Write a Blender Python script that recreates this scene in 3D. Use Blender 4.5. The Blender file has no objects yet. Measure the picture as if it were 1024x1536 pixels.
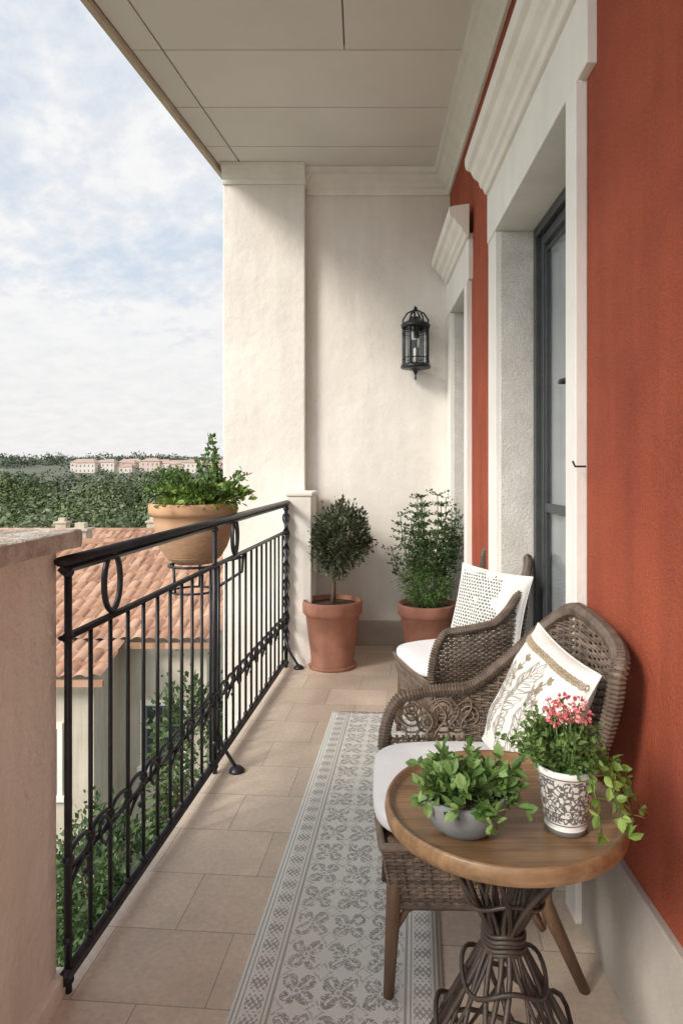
import bpy, math, random
import numpy as np
from mathutils import Vector, Matrix, noise
random.seed(7); rng=np.random.default_rng(7)
scene=bpy.context.scene
R=math.radians
# ---------------------------------------------------------------- node helpers
class N:
    def __init__(s,nt,sock): s.nt=nt; s.s=sock
    def _m(s,op,*a,clamp=False):
        n=s.nt.nodes.new('ShaderNodeMath'); n.operation=op; n.use_clamp=clamp
        for i,v in enumerate((s,)+a):
            if isinstance(v,N): s.nt.links.new(v.s,n.inputs[i])
            else: n.inputs[i].default_value=v
        return N(s.nt,n.outputs[0])
    def __add__(s,o): return s._m('ADD',o)
    def __sub__(s,o): return s._m('SUBTRACT',o)
    def __mul__(s,o): return s._m('MULTIPLY',o)
    def __truediv__(s,o): return s._m('DIVIDE',o)
    def gt(s,o): return s._m('GREATER_THAN',o)
    def lt(s,o): return s._m('LESS_THAN',o)
    def abs(s): return s._m('ABSOLUTE')
    def frac(s): return s._m('FRACT')
    def sin(s): return s._m('SINE')
    def pw(s,o): return s._m('POWER',o)
    def sqrt(s): return s._m('SQRT')
    def mx(s,o): return s._m('MAXIMUM',o)
    def mn(s,o): return s._m('MINIMUM',o)
    def at2(s,o): return s._m('ARCTAN2',o)
    def band(s,a,b): return s.gt(a)*s.lt(b)
def col(c): return (c[0],c[1],c[2],1)
def newmat(name):
    m=bpy.data.materials.new(name); m.use_nodes=True
    nt=m.node_tree; b=nt.nodes['Principled BSDF']
    return m,nt,b
def coords(nt,kind='Object',scale=None,rot=None):
    t=nt.nodes.new('ShaderNodeTexCoord'); o=t.outputs[kind]
    if scale or rot:
        mp=nt.nodes.new('ShaderNodeMapping')
        if scale: mp.inputs['Scale'].default_value=scale
        if rot: mp.inputs['Rotation'].default_value=rot
        nt.links.new(o,mp.inputs[0]); o=mp.outputs[0]
    return o
def noisen(nt,vec,scale,detail=4,rough=.55,out='Fac'):
    n=nt.nodes.new('ShaderNodeTexNoise'); n.inputs['Scale'].default_value=scale
    n.inputs['Detail'].default_value=detail; n.inputs['Roughness'].default_value=rough
    nt.links.new(vec,n.inputs['Vector']); return n.outputs[out]
def ramp(nt,fac,stops):
    r=nt.nodes.new('ShaderNodeValToRGB'); e=r.color_ramp.elements
    while len(e)<len(stops): e.new(.5)
    for i,(p,c) in enumerate(stops): e[i].position=p; e[i].color=col(c)
    nt.links.new(fac,r.inputs[0]); return r.outputs[0]
def mixc(nt,f,a,b,mode='MIX'):
    n=nt.nodes.new('ShaderNodeMix'); n.data_type='RGBA'; n.blend_type=mode
    for i,v in ((0,f),(6,a),(7,b)):
        if hasattr(v,'links') : nt.links.new(v,n.inputs[i])
        elif isinstance(v,N): nt.links.new(v.s,n.inputs[i])
        elif isinstance(v,(int,float)): n.inputs[i].default_value=v
        else: n.inputs[i].default_value=col(v)
    return n.outputs[2]
def bump(nt,b,h,strength,dist,prev=None):
    n=nt.nodes.new('ShaderNodeBump'); n.inputs['Strength'].default_value=strength
    n.inputs['Distance'].default_value=dist; nt.links.new(h,n.inputs['Height'])
    if prev: nt.links.new(prev,n.inputs['Normal'])
    nt.links.new(n.outputs[0],b.inputs['Normal']); return n.outputs[0]
def M(name,c1,c2,rough=.7,ns=6,bumps=(),metal=0,stretch=None,island=0,streak=0,grain=0):
    m,nt,b=newmat(name)
    v=coords(nt,scale=stretch)
    f=noisen(nt,v,ns,5,.6)
    c=ramp(nt,f,[(.3,c1),(.7,c2)])
    if island:
        g=nt.nodes.new('ShaderNodeNewGeometry')
        k=N(nt,g.outputs['Random Per Island'])*island+(1-island/2)
        mm=nt.nodes.new('ShaderNodeVectorMath'); mm.operation='SCALE'
        nt.links.new(c,mm.inputs[0]); nt.links.new(k.s,mm.inputs['Scale']); c=mm.outputs[0]
    if streak:
        v2=coords(nt,scale=(3,3,.35)); f2=noisen(nt,v2,3,4,.6)
        k=ramp(nt,f2,[(.35,(1-streak,)*3),(.6,(1,1,1))]); c=mixc(nt,1.0,c,k,'MULTIPLY')
    if grain:
        f3=noisen(nt,v,150,3,.7); k=ramp(nt,f3,[(.35,(1-grain,)*3),(.62,(1+grain*.5,)*3)]); c=mixc(nt,1.0,c,k,'MULTIPLY')
    nt.links.new(c,b.inputs['Base Color'])
    b.inputs['Roughness'].default_value=rough; b.inputs['Metallic'].default_value=metal
    p=None
    for (s,st,d) in bumps: p=bump(nt,b,noisen(nt,v,s,4,.6),st,d,p)
    return m
def leafmat(name,dark,mid,light,trans=.25):
    m,nt,b=newmat(name)
    g=nt.nodes.new('ShaderNodeNewGeometry')
    v=coords(nt); f=noisen(nt,v,9,2)
    k=N(nt,g.outputs['Random Per Island'])*.65+N(nt,f)*.35
    c=ramp(nt,k.s,[(.12,dark),(.5,mid),(.88,light)])
    nt.links.new(c,b.inputs['Base Color']); b.inputs['Roughness'].default_value=.5
    t=nt.nodes.new('ShaderNodeBsdfTranslucent'); nt.links.new(c,t.inputs[0])
    mx=nt.nodes.new('ShaderNodeMixShader'); mx.inputs[0].default_value=trans
    nt.links.new(b.outputs[0],mx.inputs[1]); nt.links.new(t.outputs[0],mx.inputs[2])
    nt.links.new(mx.outputs[0],nt.nodes['Material Output'].inputs[0]); return m
def farleaf(name,dark,mid,light,sc=.10):
    m,nt,b=newmat(name)
    g=nt.nodes.new('ShaderNodeNewGeometry')
    f=noisen(nt,coords(nt),sc,2)
    k=N(nt,g.outputs['Random Per Island'])*.35+N(nt,f)*.65
    c=ramp(nt,k.s,[(.28,dark),(.5,mid),(.72,light)])
    d=nt.nodes.new('ShaderNodeBsdfDiffuse'); nt.links.new(c,d.inputs[0]); nt.links.new(d.outputs[0],nt.nodes['Material Output'].inputs[0]); return m
# ---------------------------------------------------------------- mesh helpers
class MB:
    def __init__(s): s.v=[]; s.f=[]; s.mi=[]; s.cur=0; s.sm=[]; s.smooth=False
    def add(s,vs,fs,smooth=None):
        o=len(s.v); s.v.extend([tuple(map(float,p)) for p in vs])
        for f in fs: s.f.append(tuple(i+o for i in f)); s.mi.append(s.cur); s.sm.append(s.smooth if smooth is None else smooth)
    def box(s,x0,x1,y0,y1,z0,z1):
        s.add([(x0,y0,z0),(x1,y0,z0),(x1,y1,z0),(x0,y1,z0),(x0,y0,z1),(x1,y0,z1),(x1,y1,z1),(x0,y1,z1)],
         [(3,2,1,0),(4,5,6,7),(0,1,5,4),(1,2,6,5),(2,3,7,6),(3,0,4,7)],False)
    def prism(s,poly,z0,z1):
        n=len(poly)
        s.add([(x,y,z0) for x,y in poly]+[(x,y,z1) for x,y in poly],
         [tuple(range(n))[::-1],tuple(range(n,2*n))]+[(i,(i+1)%n,(i+1)%n+n,i+n) for i in range(n)],False)
    def profile(s,pts,p0,p1,out):
        p0=Vector(p0);p1=Vector(p1);out=Vector(out); n=len(pts)
        vs=[p+out*a+Vector((0,0,b)) for p in (p0,p1) for a,b in pts]
        s.add(vs,[tuple(range(n)),tuple(range(n,2*n))[::-1]]+[(i,i+n,(i+1)%n+n,(i+1)%n) for i in range(n)],False)
    def tube(s,path,r,n=6,closed=False,r2=None,cap=True):
        P=np.array([tuple(p) for p in path],float); k=len(P)
        rr=np.full(k,r) if np.isscalar(r) else np.array(r,float)
        ra=rr if r2 is None else np.full(k,r2)
        if closed: T=np.roll(P,-1,0)-np.roll(P,1,0)
        else: T=np.gradient(P,axis=0)
        T/= np.linalg.norm(T,axis=1)[:,None]+1e-12
        up=np.array([0,0,1.]) if abs(T[0][2])<.9 else np.array([1.,0,0])
        a=np.cross(T[0],up); a/=np.linalg.norm(a)
        A=np.empty_like(P); A[0]=a
        for i in range(1,k):
            a=a-T[i]*a.dot(T[i]); a=a/(math.sqrt(a.dot(a))+1e-12); A[i]=a
        B=np.cross(T,A); th=np.arange(n)*2*math.pi/n
        V=P[:,None,:]+A[:,None,:]*(np.cos(th)[None,:,None]*rr[:,None,None])+B[:,None,:]*(np.sin(th)[None,:,None]*ra[:,None,None])
        fs=[]
        for i in range(k if closed else k-1):
            j=(i+1)%k
            for q in range(n): fs.append((i*n+q,i*n+(q+1)%n,j*n+(q+1)%n,j*n+q))
        if not closed and cap: fs.append(tuple(range(n))[::-1]); fs.append(tuple(range((k-1)*n,k*n)))
        s.add(V.reshape(-1,3).tolist(),fs,n>4)
    def lathe(s,prof,c=(0,0,0),n=40,lump=0):
        vs=[];fs=[]
        for (r,z) in prof:
            for i in range(n):
                a=2*math.pi*i/n; vs.append((c[0]+r*math.cos(a),c[1]+r*math.sin(a),c[2]+z))
        for i in range(len(prof)-1):
            for q in range(n): fs.append((i*n+q,i*n+(q+1)%n,(i+1)*n+(q+1)%n,(i+1)*n+q))
        s.add(vs,fs,True)
    def ball(s,c,r,n=10,sz=1):
        s.lathe([(max(1e-4,r*math.sin(math.pi*i/n)),-r*sz*math.cos(math.pi*i/n)) for i in range(n+1)],c,n+2)
    def obj(s,name,mats,bevel=0,parent=None,edgesplit=False):
        me=bpy.data.meshes.new(name); me.from_pydata(s.v,[],s.f)
        for m in mats: me.materials.append(m)
        me.polygons.foreach_set('material_index',s.mi); me.polygons.foreach_set('use_smooth',s.sm)
        me.update(); o=bpy.data.objects.new(name,me); scene.collection.objects.link(o)
        if bevel:
            b=o.modifiers.new('bevel','BEVEL'); b.width=bevel; b.segments=2; b.limit_method='ANGLE'; b.angle_limit=R(40)
        if parent: o.parent=parent
        return o
def empty(name,loc=(0,0,0),rot=(0,0,0)):
    e=bpy.data.objects.new(name,None); e.location=loc; e.rotation_euler=rot; e.empty_display_size=.1
    scene.collection.objects.link(e); return e
def npmesh(name,V,F,mats,parent=None,smooth=False):
    me=bpy.data.meshes.new(name); me.from_pydata(V.tolist(),[],F.tolist() if hasattr(F,'tolist') else F)
    for m in mats: me.materials.append(m)
    if smooth: me.polygons.foreach_set('use_smooth',[True]*len(me.polygons))
    o=bpy.data.objects.new(name,me); scene.collection.objects.link(o)
    if parent: o.parent=parent
    return o
DIA=(np.array([(0,0,0),(.5,.28,.06),(1,0,0),(.5,-.28,.06)],float),[(0,1,2,3)])
WID=(np.array([(0,0,0),(.5,.42,.0),(1,0,0),(.5,-.42,.0)],float),[(0,1,2,3)])
OVA=(np.array([(0,0,0),(.28,.26,.07),(.65,.27,.06),(1,0,-.06),(.65,-.27,.06),(.28,-.26,.07),(.3,0,0),(.66,0,.0)],float),
     [(0,6,1),(1,6,7,2),(2,7,3),(0,5,6),(5,4,7,6),(4,3,7)])
NAR=(np.array([(0,0,0),(.4,.13,.03),(1,0,-.1),(.4,-.13,.03)],float),[(0,1,2,3)])
def unit(a): return a/(np.linalg.norm(a,axis=1)[:,None]+1e-9)
def leafdata(P,axis,size,tpl=DIA,flat=.5,normal=None):
    n=len(P); P=np.asarray(P,float)
    if normal is not None:
        C=unit(np.asarray(normal)+rng.normal(0,.38,(n,3))); A=rng.normal(0,1,(n,3)); A=unit(A-C*(A*C).sum(1)[:,None]); B=np.cross(C,A)
    else:
        A=unit(np.asarray(axis,float)+rng.normal(0,flat,(n,3)))
        C=rng.normal(0,.6,(n,3))+np.array([0,0,.8]); C=unit(C-A*(A*C).sum(1)[:,None]); B=np.cross(C,A)
    s=np.asarray(size)*np.ones(n); T,F=tpl; k=len(T)
    V=P[:,None,:]+s[:,None,None]*(T[None,:,0:1]*A[:,None,:]+T[None,:,1:2]*B[:,None,:]+T[None,:,2:3]*C[:,None,:])
    V=V.reshape(-1,3); FF=[]
    for f in F:
        FF.append((np.array(f)[None,:]+np.arange(n)[:,None]*k).tolist())
    return V,[x for l in FF for x in l]
def leaves(name,P,axis,size,mat,tpl=DIA,flat=.5,parent=None,normal=None):
    V,F=leafdata(P,axis,size,tpl,flat,normal); return npmesh(name,V,F,[mat],parent)
def blob(c,r,n,clump=.25,ncl=None,shell=.6,local=False):
    c=np.array(c,float); r=np.array(r,float)*np.ones(3)
    ncl=ncl or max(8,n//60)
    d=unit(rng.normal(0,1,(ncl,3))); rad=shell+(1-shell)*rng.random(ncl)**.5; rad*=rng.uniform(.78,1.12,ncl)
    cc=d*rad[:,None]*r
    idx=rng.integers(0,ncl,n); off=rng.normal(0,1,(n,3))
    if local:
        off=unit(off); nn=unit(off+.5*unit(cc[idx])); P=cc[idx]+off*r*clump*rng.uniform(.7,1.05,n)[:,None]
        return P+c,nn
    P=cc[idx]+off*r*clump*.5; ax=unit(P/r+rng.normal(0,.3,(n,3)))
    return P+c,ax
# ---------------------------------------------------------------- materials
plaster=M('cream_plaster',(.75,.71,.645),(.85,.82,.76),.85,1.5,[(3,.4,.03),(12,.25,.010),(80,.35,.004)],streak=.06)
plaster2=M('white_plaster',(.79,.765,.71),(.87,.85,.80),.8,3,[(90,.35,.004),(12,.25,.012)],streak=.06)
rough_pl=M('reveal_plaster',(.60,.57,.52),(.76,.73,.68),.9,8,[(110,.9,.008)],grain=.16)
redm=M('red_stucco',(.34,.064,.028),(.465,.100,.043),.95,2.2,[(170,1,.007),(60,.6,.008),(9,.35,.015)],streak=.18,grain=.24)
trim=M('painted_trim',(.80,.77,.70),(.87,.845,.78),.6,5,[(40,.1,.004)],streak=.05)
ceilm=M('ceiling_paint',(.77,.75,.715),(.83,.81,.775),.7,2,[(30,.05,.005)],island=.06)
tanm=M('tan_edge',(.52,.44,.33),(.62,.54,.42),.7,4,[(40,.2,.004)])
beigeb=M('baseboard_stone',(.42,.36,.29),(.52,.46,.38),.75,6,[(60,.3,.003)])
skirtm=M('skirting_render',(.40,.36,.32),(.51,.47,.42),.8,4,[(60,.3,.004)],streak=.12,grain=.08)
iron=M('black_iron',(.018,.02,.025),(.035,.038,.045),.38,30,[(80,.25,.002)],metal=.3)
doorm=M('door_metal',(.045,.05,.053),(.07,.075,.078),.4,20,[(50,.1,.002)])
terra=M('terracotta',(.30,.125,.08),(.40,.185,.125),.75,9,[(60,.2,.003)],streak=.18)
terra2=M('sandy_terracotta',(.50,.28,.15),(.60,.36,.21),.8,9,[(60,.2,.003)],streak=.12)
soil=M('soil',(.03,.02,.012),(.08,.055,.035),.95,60,[(60,1,.01)])
wick=M('wicker',(.085,.06,.043),(.21,.155,.115),.55,25,[(200,.3,.002)],island=.8)
legm=M('chair_leg_wood',(.11,.06,.035),(.19,.115,.07),.5,14,[(60,.2,.002)],stretch=(4,4,.5))
darkwood=M('dark_twig',(.018,.012,.010),(.05,.035,.027),.5,25,[(120,.4,.003)],island=.6)
bark=M('bark',(.08,.055,.035),(.16,.115,.08),.9,30,[(60,.8,.01)])
conc=M('grey_concrete',(.13,.14,.14),(.22,.23,.23),.8,14,[(80,.3,.002)])
lf_top=leafmat('topiary_leaf',(.03,.04,.02),(.075,.095,.05),(.17,.19,.11),.15)
lf_dark=leafmat('dark_leaf',(.03,.06,.02),(.07,.125,.04),(.14,.22,.08))
lf_mid=leafmat('mid_leaf',(.05,.10,.025),(.11,.2,.05),(.22,.34,.1))
lf_yel=leafmat('light_leaf',(.10,.17,.03),(.2,.32,.06),(.36,.48,.13),.35)
lf_tree=leafmat('tree_leaf',(.03,.06,.02),(.08,.13,.04),(.16,.23,.075))
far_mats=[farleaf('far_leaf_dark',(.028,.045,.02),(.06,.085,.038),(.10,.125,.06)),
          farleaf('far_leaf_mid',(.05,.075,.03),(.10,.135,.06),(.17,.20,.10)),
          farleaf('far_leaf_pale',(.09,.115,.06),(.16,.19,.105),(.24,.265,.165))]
lf_haze=farleaf('hazed_hill_leaf',(.075,.095,.07),(.115,.14,.10),(.16,.18,.135),.03)  # distance haze is mixed into this leaf colour
grassm=leafmat('grass_blade',(.07,.16,.02),(.15,.3,.04),(.25,.42,.08),.35)
pink=leafmat('pink_petal',(.55,.09,.11),(.78,.22,.24),(.85,.42,.42),.3)
def floor_mat():
    m,nt,b=newmat('floor_tile')
    v=coords(nt,rot=(0,0,R(4.6)))
    br=nt.nodes.new('ShaderNodeTexBrick'); nt.links.new(v,br.inputs['Vector'])
    br.inputs['Scale'].default_value=1; br.inputs['Brick Width'].default_value=.34; br.inputs['Row Height'].default_value=.262
    br.inputs['Mortar Size'].default_value=.0022; br.inputs['Mortar Smooth'].default_value=.3
    br.inputs['Color1'].default_value=col((.62,.51,.405)); br.inputs['Color2'].default_value=col((.73,.61,.495)); br.inputs['Mortar'].default_value=col((.43,.36,.29))
    f=noisen(nt,v,5,8,.65); f2=noisen(nt,v,60,4,.6)
    k=ramp(nt,f,[(.3,(.83,.83,.83)),(.7,(1.06,1.05,1.04))]); k2=ramp(nt,f2,[(.3,(.86,.86,.86)),(.7,(1.05,1.05,1.05))])
    c=mixc(nt,1.0,br.outputs[0],k,'MULTIPLY'); c=mixc(nt,1.0,c,k2,'MULTIPLY')
    nt.links.new(c,b.inputs['Base Color'])
    rr=N(nt,f)*.35+.22; nt.links.new(rr.s,b.inputs['Roughness'])
    inv=(N(nt,br.outputs[1])*-1+1); p=bump(nt,b,inv.s,.5,.003); bump(nt,b,f2,.12,.002,p)
    return m
def rug_mat():
    m,nt,b=newmat('rug_weave')
    o=coords(nt); sx=nt.nodes.new('ShaderNodeSeparateXYZ'); nt.links.new(o,sx.inputs[0])
    x=N(nt,sx.outputs[0]); y=N(nt,sx.outputs[1])
    wob=N(nt,noisen(nt,o,16,3))*.026-.013
    c=.1047
    u=((x+wob)/c+.5).frac()-.5; v=((y+wob*1.3)/(c*1.15)).frac()-.5
    r=(u*u+v*v).sqrt(); a=v.at2(u)
    pet=((a*2).sin().abs()).pw(.4)*.51
    petal=r.lt(pet)*r.gt(.09)
    vein=((a*2).sin().abs()).gt(.985)
    vein=vein*r.lt(.42)
    line=(r-.57).abs().lt(.022)
    st=N(nt,noisen(nt,o,260,2)); stip=st.gt(.45)
    big=N(nt,noisen(nt,o,60,3)).gt(.41)
    field=(petal*stip*big*(vein*-1+1)*.95+line*stip*.6+r.lt(.05)*.7).mn(1)
    ax=x.abs(); d=ax*-1+.255
    inb=d.gt(.098)
    lace=(((x*420).sin()*(y*300).sin()+(y*95).sin()*.5+(N(nt,noisen(nt,o,160,2))-.5)*3).gt(.15))*d.band(.028,.072)*.85
    lines=(d.band(.006,.011)+d.band(.018,.022)+d.band(.078,.082)+d.band(.089,.096)).mn(1)*.8
    f=(field*inb+lace+lines).mn(1)
    fade=N(nt,noisen(nt,o,5,4))*.4+.62
    f=(f*fade)._m('MULTIPLY',1.0,clamp=True)
    cc=mixc(nt,f,(.76,.74,.69),(.22,.215,.195))
    wv=noisen(nt,o,300,3); k=ramp(nt,wv,[(.3,(.86,.86,.86)),(.7,(1.05,1.05,1.05))]); cc=mixc(nt,1.0,cc,k,'MULTIPLY')
    nt.links.new(cc,b.inputs['Base Color']); b.inputs['Roughness'].default_value=.95
    p=bump(nt,b,wv,.5,.003); bump(nt,b,f.s,.2,.002,p)
    return m
def wood_mat():
    m,nt,b=newmat('table_wood')
    v=coords(nt,scale=(2.0,22,22),rot=(0,0,R(18)))
    f=noisen(nt,v,1.6,8,.65); g=noisen(nt,coords(nt,scale=(6,160,40),rot=(0,0,R(18))),1,4,.6)
    c=ramp(nt,f,[(.28,(.15,.085,.04)),(.5,(.27,.165,.085)),(.72,(.38,.245,.13))])
    k=ramp(nt,g,[(.35,(.78,.76,.74)),(.65,(1.05,1.05,1.05))]); c=mixc(nt,1.0,c,k,'MULTIPLY')
    st=noisen(nt,coords(nt),7,4); k=ramp(nt,st,[(.35,(.70,.68,.65)),(.6,(1,1,1))]); c=mixc(nt,1.0,c,k,'MULTIPLY')
    nt.links.new(c,b.inputs['Base Color']); b.inputs['Roughness'].default_value=.42; bump(nt,b,g,.2,.001)
    return m
def fabric(name,base=(.8,.79,.77),dots=None):
    m,nt,b=newmat(name); o=coords(nt)
    w=noisen(nt,o,260,3); c=ramp(nt,w,[(.3,tuple(q*.9 for q in base)),(.7,base)])
    if dots:
        sx=nt.nodes.new('ShaderNodeSeparateXYZ'); nt.links.new(o,sx.inputs[0]); x=N(nt,sx.outputs[0]); y=N(nt,sx.outputs[1])
        s=.0145
        row=(y/s)._m('FLOOR'); u=(x/s+row*.5).frac()-.5; v=(y/s).frac()-.5
        d=((u*u+v*v).sqrt()+(N(nt,noisen(nt,o,120,2))-.5)*.5).lt(.36)
        big=(N(nt,noisen(nt,o,9,2))+(y+x)*-1.2).gt(.40)
        zone=big*x.abs().lt(.155)*y.abs().lt(.165)
        c=mixc(nt,d*zone*.9,c,(.09,.09,.08))
    nt.links.new(c,b.inputs['Base Color']); b.inputs['Roughness'].default_value=.95
    b.inputs['Sheen Weight'].default_value=.2
    p=bump(nt,b,w,.35,.0015); bump(nt,b,noisen(nt,o,9,3),.5,.018,p); return m
def lace_mat():
    m,nt,b=newmat('lace_glaze'); o=coords(nt)
    v=nt.nodes.new('ShaderNodeTexVoronoi'); v.feature='DISTANCE_TO_EDGE'; v.inputs['Scale'].default_value=85; nt.links.new(o,v.inputs['Vector'])
    n1=N(nt,noisen(nt,o,110,3)); n2=N(nt,noisen(nt,o,25,3))
    e=(N(nt,v.outputs[0])+(n1-.5)*.35).lt(.10)
    f=(e+n1.gt(.57)).mn(1)*n2.gt(.40)
    sx=nt.nodes.new('ShaderNodeSeparateXYZ'); nt.links.new(o,sx.inputs[0]); z=N(nt,sx.outputs[2])
    zone=z.band(.028,.118); st=(z.band(.121,.124)+z.band(.022,.025)+z.lt(.012)).mn(1)
    c=mixc(nt,(f*zone*.88+st*.9).mn(1),(.72,.70,.66),(.06,.055,.05))
    nt.links.new(c,b.inputs['Base Color']); b.inputs['Roughness'].default_value=.55; return m
def glass_mat():
    m,nt,b=newmat('window_glass')
    t=nt.nodes.new('ShaderNodeBsdfTransparent'); t.inputs[0].default_value=col((.93,.94,.94))
    g=nt.nodes.new('ShaderNodeBsdfGlossy'); g.inputs['Roughness'].default_value=.03; g.inputs[0].default_value=col((.8,.82,.84))
    fr=nt.nodes.new('ShaderNodeFresnel'); fr.inputs[0].default_value=1.35
    f=(N(nt,fr.outputs[0])*.55+.03).mn(1)
    mx=nt.nodes.new('ShaderNodeMixShader'); nt.links.new(f.s,mx.inputs[0]); nt.links.new(t.outputs[0],mx.inputs[1]); nt.links.new(g.outputs[0],mx.inputs[2])
    nt.links.new(mx.outputs[0],nt.nodes['Material Output'].inputs[0]); return m
floorm=floor_mat(); rugm=rug_mat(); woodm=wood_mat(); cush=fabric('white_cotton',(.84,.84,.85)); linen=fabric('linen',(.81,.785,.74)); dotm=fabric('dotted_linen',(.79,.77,.73),True)
lacem=lace_mat(); glassm=glass_mat()
curt=M('curtain',(.74,.74,.75),(.84,.84,.85),.9,5,[(40,.2,.003)])
embm=M('embroidery',(.24,.20,.14),(.40,.34,.25),.9,60,[(300,.5,.002)])
embg=M('embroidery_grey',(.30,.29,.26),(.43,.41,.37),.9,60,[(300,.5,.002)])
ropem=M('rope_trim',(.33,.27,.18),(.48,.40,.29),.9,60,[(250,.8,.003)])
# ================================================================= SETTING
def RX(y): return -.872+.0825*y
WX=.64; BY=4.94; PY=4.84; CZ=3.5
m=MB(); m.prism([(RX(-1.5)-.03,-1.5),(.95,-1.5),(.95,BY),(RX(BY)-.03,BY)],-.22,0)
m.obj('balcony_floor',[floorm])
m=MB()
m.box(-.43,1.1,BY,BY+.4,-8,3.7)
m.box(-1.02,-.425,PY,BY+.35,-8,3.7)
m.obj('plaster_end_wall',[plaster],bevel=.008)
m=MB(); m.box(-.36,WX,BY-.014,BY+.02,0,.185); m.obj('stone_baseboard',[beigeb],bevel=.003)
m=MB(); m.box(RX(4.4)+.0,-.345,4.42,PY+.03,-.2,1.125); 
m.box(RX(4.4)-.010,-.335,4.41,PY+.02,1.125,1.152); m.obj('parapet_pier',[plaster],bevel=.008)
m=MB(); X1=1.3
m.box(WX,X1,-1.5,1.91,-.2,3.7); m.box(WX+.001,X1,1.91,3.30,2.69,3.7); m.box(WX,X1,3.30,3.93,-.2,3.7); m.box(WX+.001,X1,3.93,4.95,2.69,3.7)
m.box(WX,X1,-1.5,5.1,-8,-.201)
m.obj('red_stucco_wall',[redm])
m=MB(); m.box(.622,.66,-1.5,1.905,0,.34); m.box(.622,.66,3.305,3.925,0,.34); m.obj('wall_skirting',[skirtm],bevel=.004)
def surround(name,ya,y0,y1,yb,yh0):
    m=MB(); m.cur=0
    m.box(.617,.96,ya,y0,0,2.42)
    m.box(.617,.96,y1,yb,0,2.42)
    m.box(.612,.96,yh0,yb+.004,2.42,2.69)
    m.box(.605,.64,ya-.006,y0-.03,0,2.41)
    m.cur=1
    m.box(.64,.80,y1-.006,y1+.01,0,2.415); m.box(.64,.80,y0-.01,y0+.006,0,2.415)
    m.box(.63,.95,y0-.02,y1+.02,-.02,.025)
    pr=[(0,2.655),(.02,2.655),(.028,2.68),(.045,2.69),(.05,2.715),(.075,2.735),(.09,2.765),(.112,2.775),(.118,2.80),(.118,2.83),(.09,2.838),(0,2.85)]
    m.cur=2; m.profile(pr,(.615,yh0-.03,0),(.615,yb-.02 if yb<4 else 4.86,0),(-1,0,0))
    return m.obj(name,[plaster2,rough_pl,trim],bevel=.004)
surround('door_surround',1.91,2.03,3.12,3.30,1.83)
surround('door_surround',3.93,4.05,4.74,4.935,3.90)
def door(name,y0,y1):
    e=empty(name)
    m=MB(); X=.805
    def fr(a,b,z0,z1,w,x0,x1):
        m.box(x0,x1,a,a+w,z0,z1); m.box(x0,x1,b-w,b,z0,z1); m.box(x0+.001,x1-.001,a+w,b-w,z1-w,z1); m.box(x0+.001,x1-.001,a+w,b-w,z0,z0+w)
    fr(y0,y1,.0,2.42,.045,X-.012,X+.09)
    mid=(y0+y1)/2
    for a,b in ((y0+.05,mid-.003),(mid+.003,y1-.05)):
        fr(a,b,.03,2.37,.045,X+.01,X+.045)
        fr(a+.048,b-.048,.10,2.30,.010,X+.018,X+.04)
        m.box(X+.015,X+.04,a+.05,b-.05,1.11,1.15); m.box(X+.018,X+.04,a+.05,b-.05,.05,.35)
    m.box(X-.004,X+.010,mid-.018,mid+.018,.04,2.36)
    m.obj('frame',[doorm],bevel=.003,parent=e)
    m=MB(); m.box(X+.022,X+.026,y0+.06,y1-.06,.3,2.34); m.obj('glass',[glassm],parent=e)
    m=MB(); hz=1.62 if y0<3 else 1.12
    m.box(X-.012,X-.002,mid-.015,mid+.015,hz-.09,hz+.09); m.tube([(X-.005,mid,hz+.02),(X-.05,mid,hz+.02),(X-.055,mid-.03,hz+.02),(X-.055,mid-.11,hz+.015)],.008,8)
    m.obj('handle',[iron],parent=e)
    n=90; vs=[];
    for z in (.03,1.2,2.4):
        for i in range(n): 
            t=i/(n-1); vs.append((X+.058+.010*math.sin(t*46)+.004*math.sin(t*17+z),y0+t*(y1-y0),z))
    fs=[(k*n+i,k*n+i+1,(k+1)*n+i+1,(k+1)*n+i) for k in range(2) for i in range(n-1)]
    npmesh('curtain',np.array(vs),np.array(fs),[curt],e,True)
    m=MB(); m.box(1.02,1.05,y0-.1,y1+.1,0,2.5); m.obj('room_backing',[doorm],parent=e)
    return e
door('french_door',2.03,3.12); door('french_door',4.05,4.74)
m=MB(); m.tube([(.62,1.86,1.31),(.590,1.86,1.31),(.583,1.86,1.325)],.0032,6); m.obj('shutter_hook',[iron])
def CX(y): return -1.28+.132*(y-3.12)
m=MB(); g=.0035
rows=[-1.5,-1.0,-.45,.1,.65,1.2,1.8,2.38,2.94,3.49,4.04,4.53,4.96]
for i in range(len(rows)-1):
    a,b=rows[i]+g,rows[i+1]-g
    def strip(fa,fb):
        m.prism([(fa(a),a),(fb(a),a),(fb(b),b),(fa(b),b)],CZ,CZ+.03)
    L=lambda y:CX(y)+.185; K=(lambda y:CX(y)+.175)
    strip(lambda y:CX(y)+.02,K)
    if i in (4,8):
        strip(L,lambda y:-.1-g); strip(lambda y:-.1+g,lambda y:.62)
    else: strip(L,lambda y:.62)
m.obj('ceiling_boards',[ceilm],bevel=.002)
m=MB(); m.prism([(CX(-1.5)+.005,-1.5),(1.2,-1.5),(1.2,5.2),(CX(5.2)+.005,5.2)],CZ+.0305,CZ+.25); m.obj('ceiling_slab',[doorm])
m=MB(); m.prism([(CX(-1.5)-.02,-1.5),(CX(-1.5)+.012,-1.5),(CX(5)+.012,5.),(CX(5)-.02,5.)],CZ-.035,CZ+.28); m.obj('eave_fascia',[tanm],bevel=.004)
m=MB(); cp=[(0,3.33),(.018,3.33),(.026,3.35),(.026,3.37),(.045,3.385),(.055,3.405),(.08,3.43),(.095,3.452),(.12,3.462),(.125,3.4985),(0,3.4985)]
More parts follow.
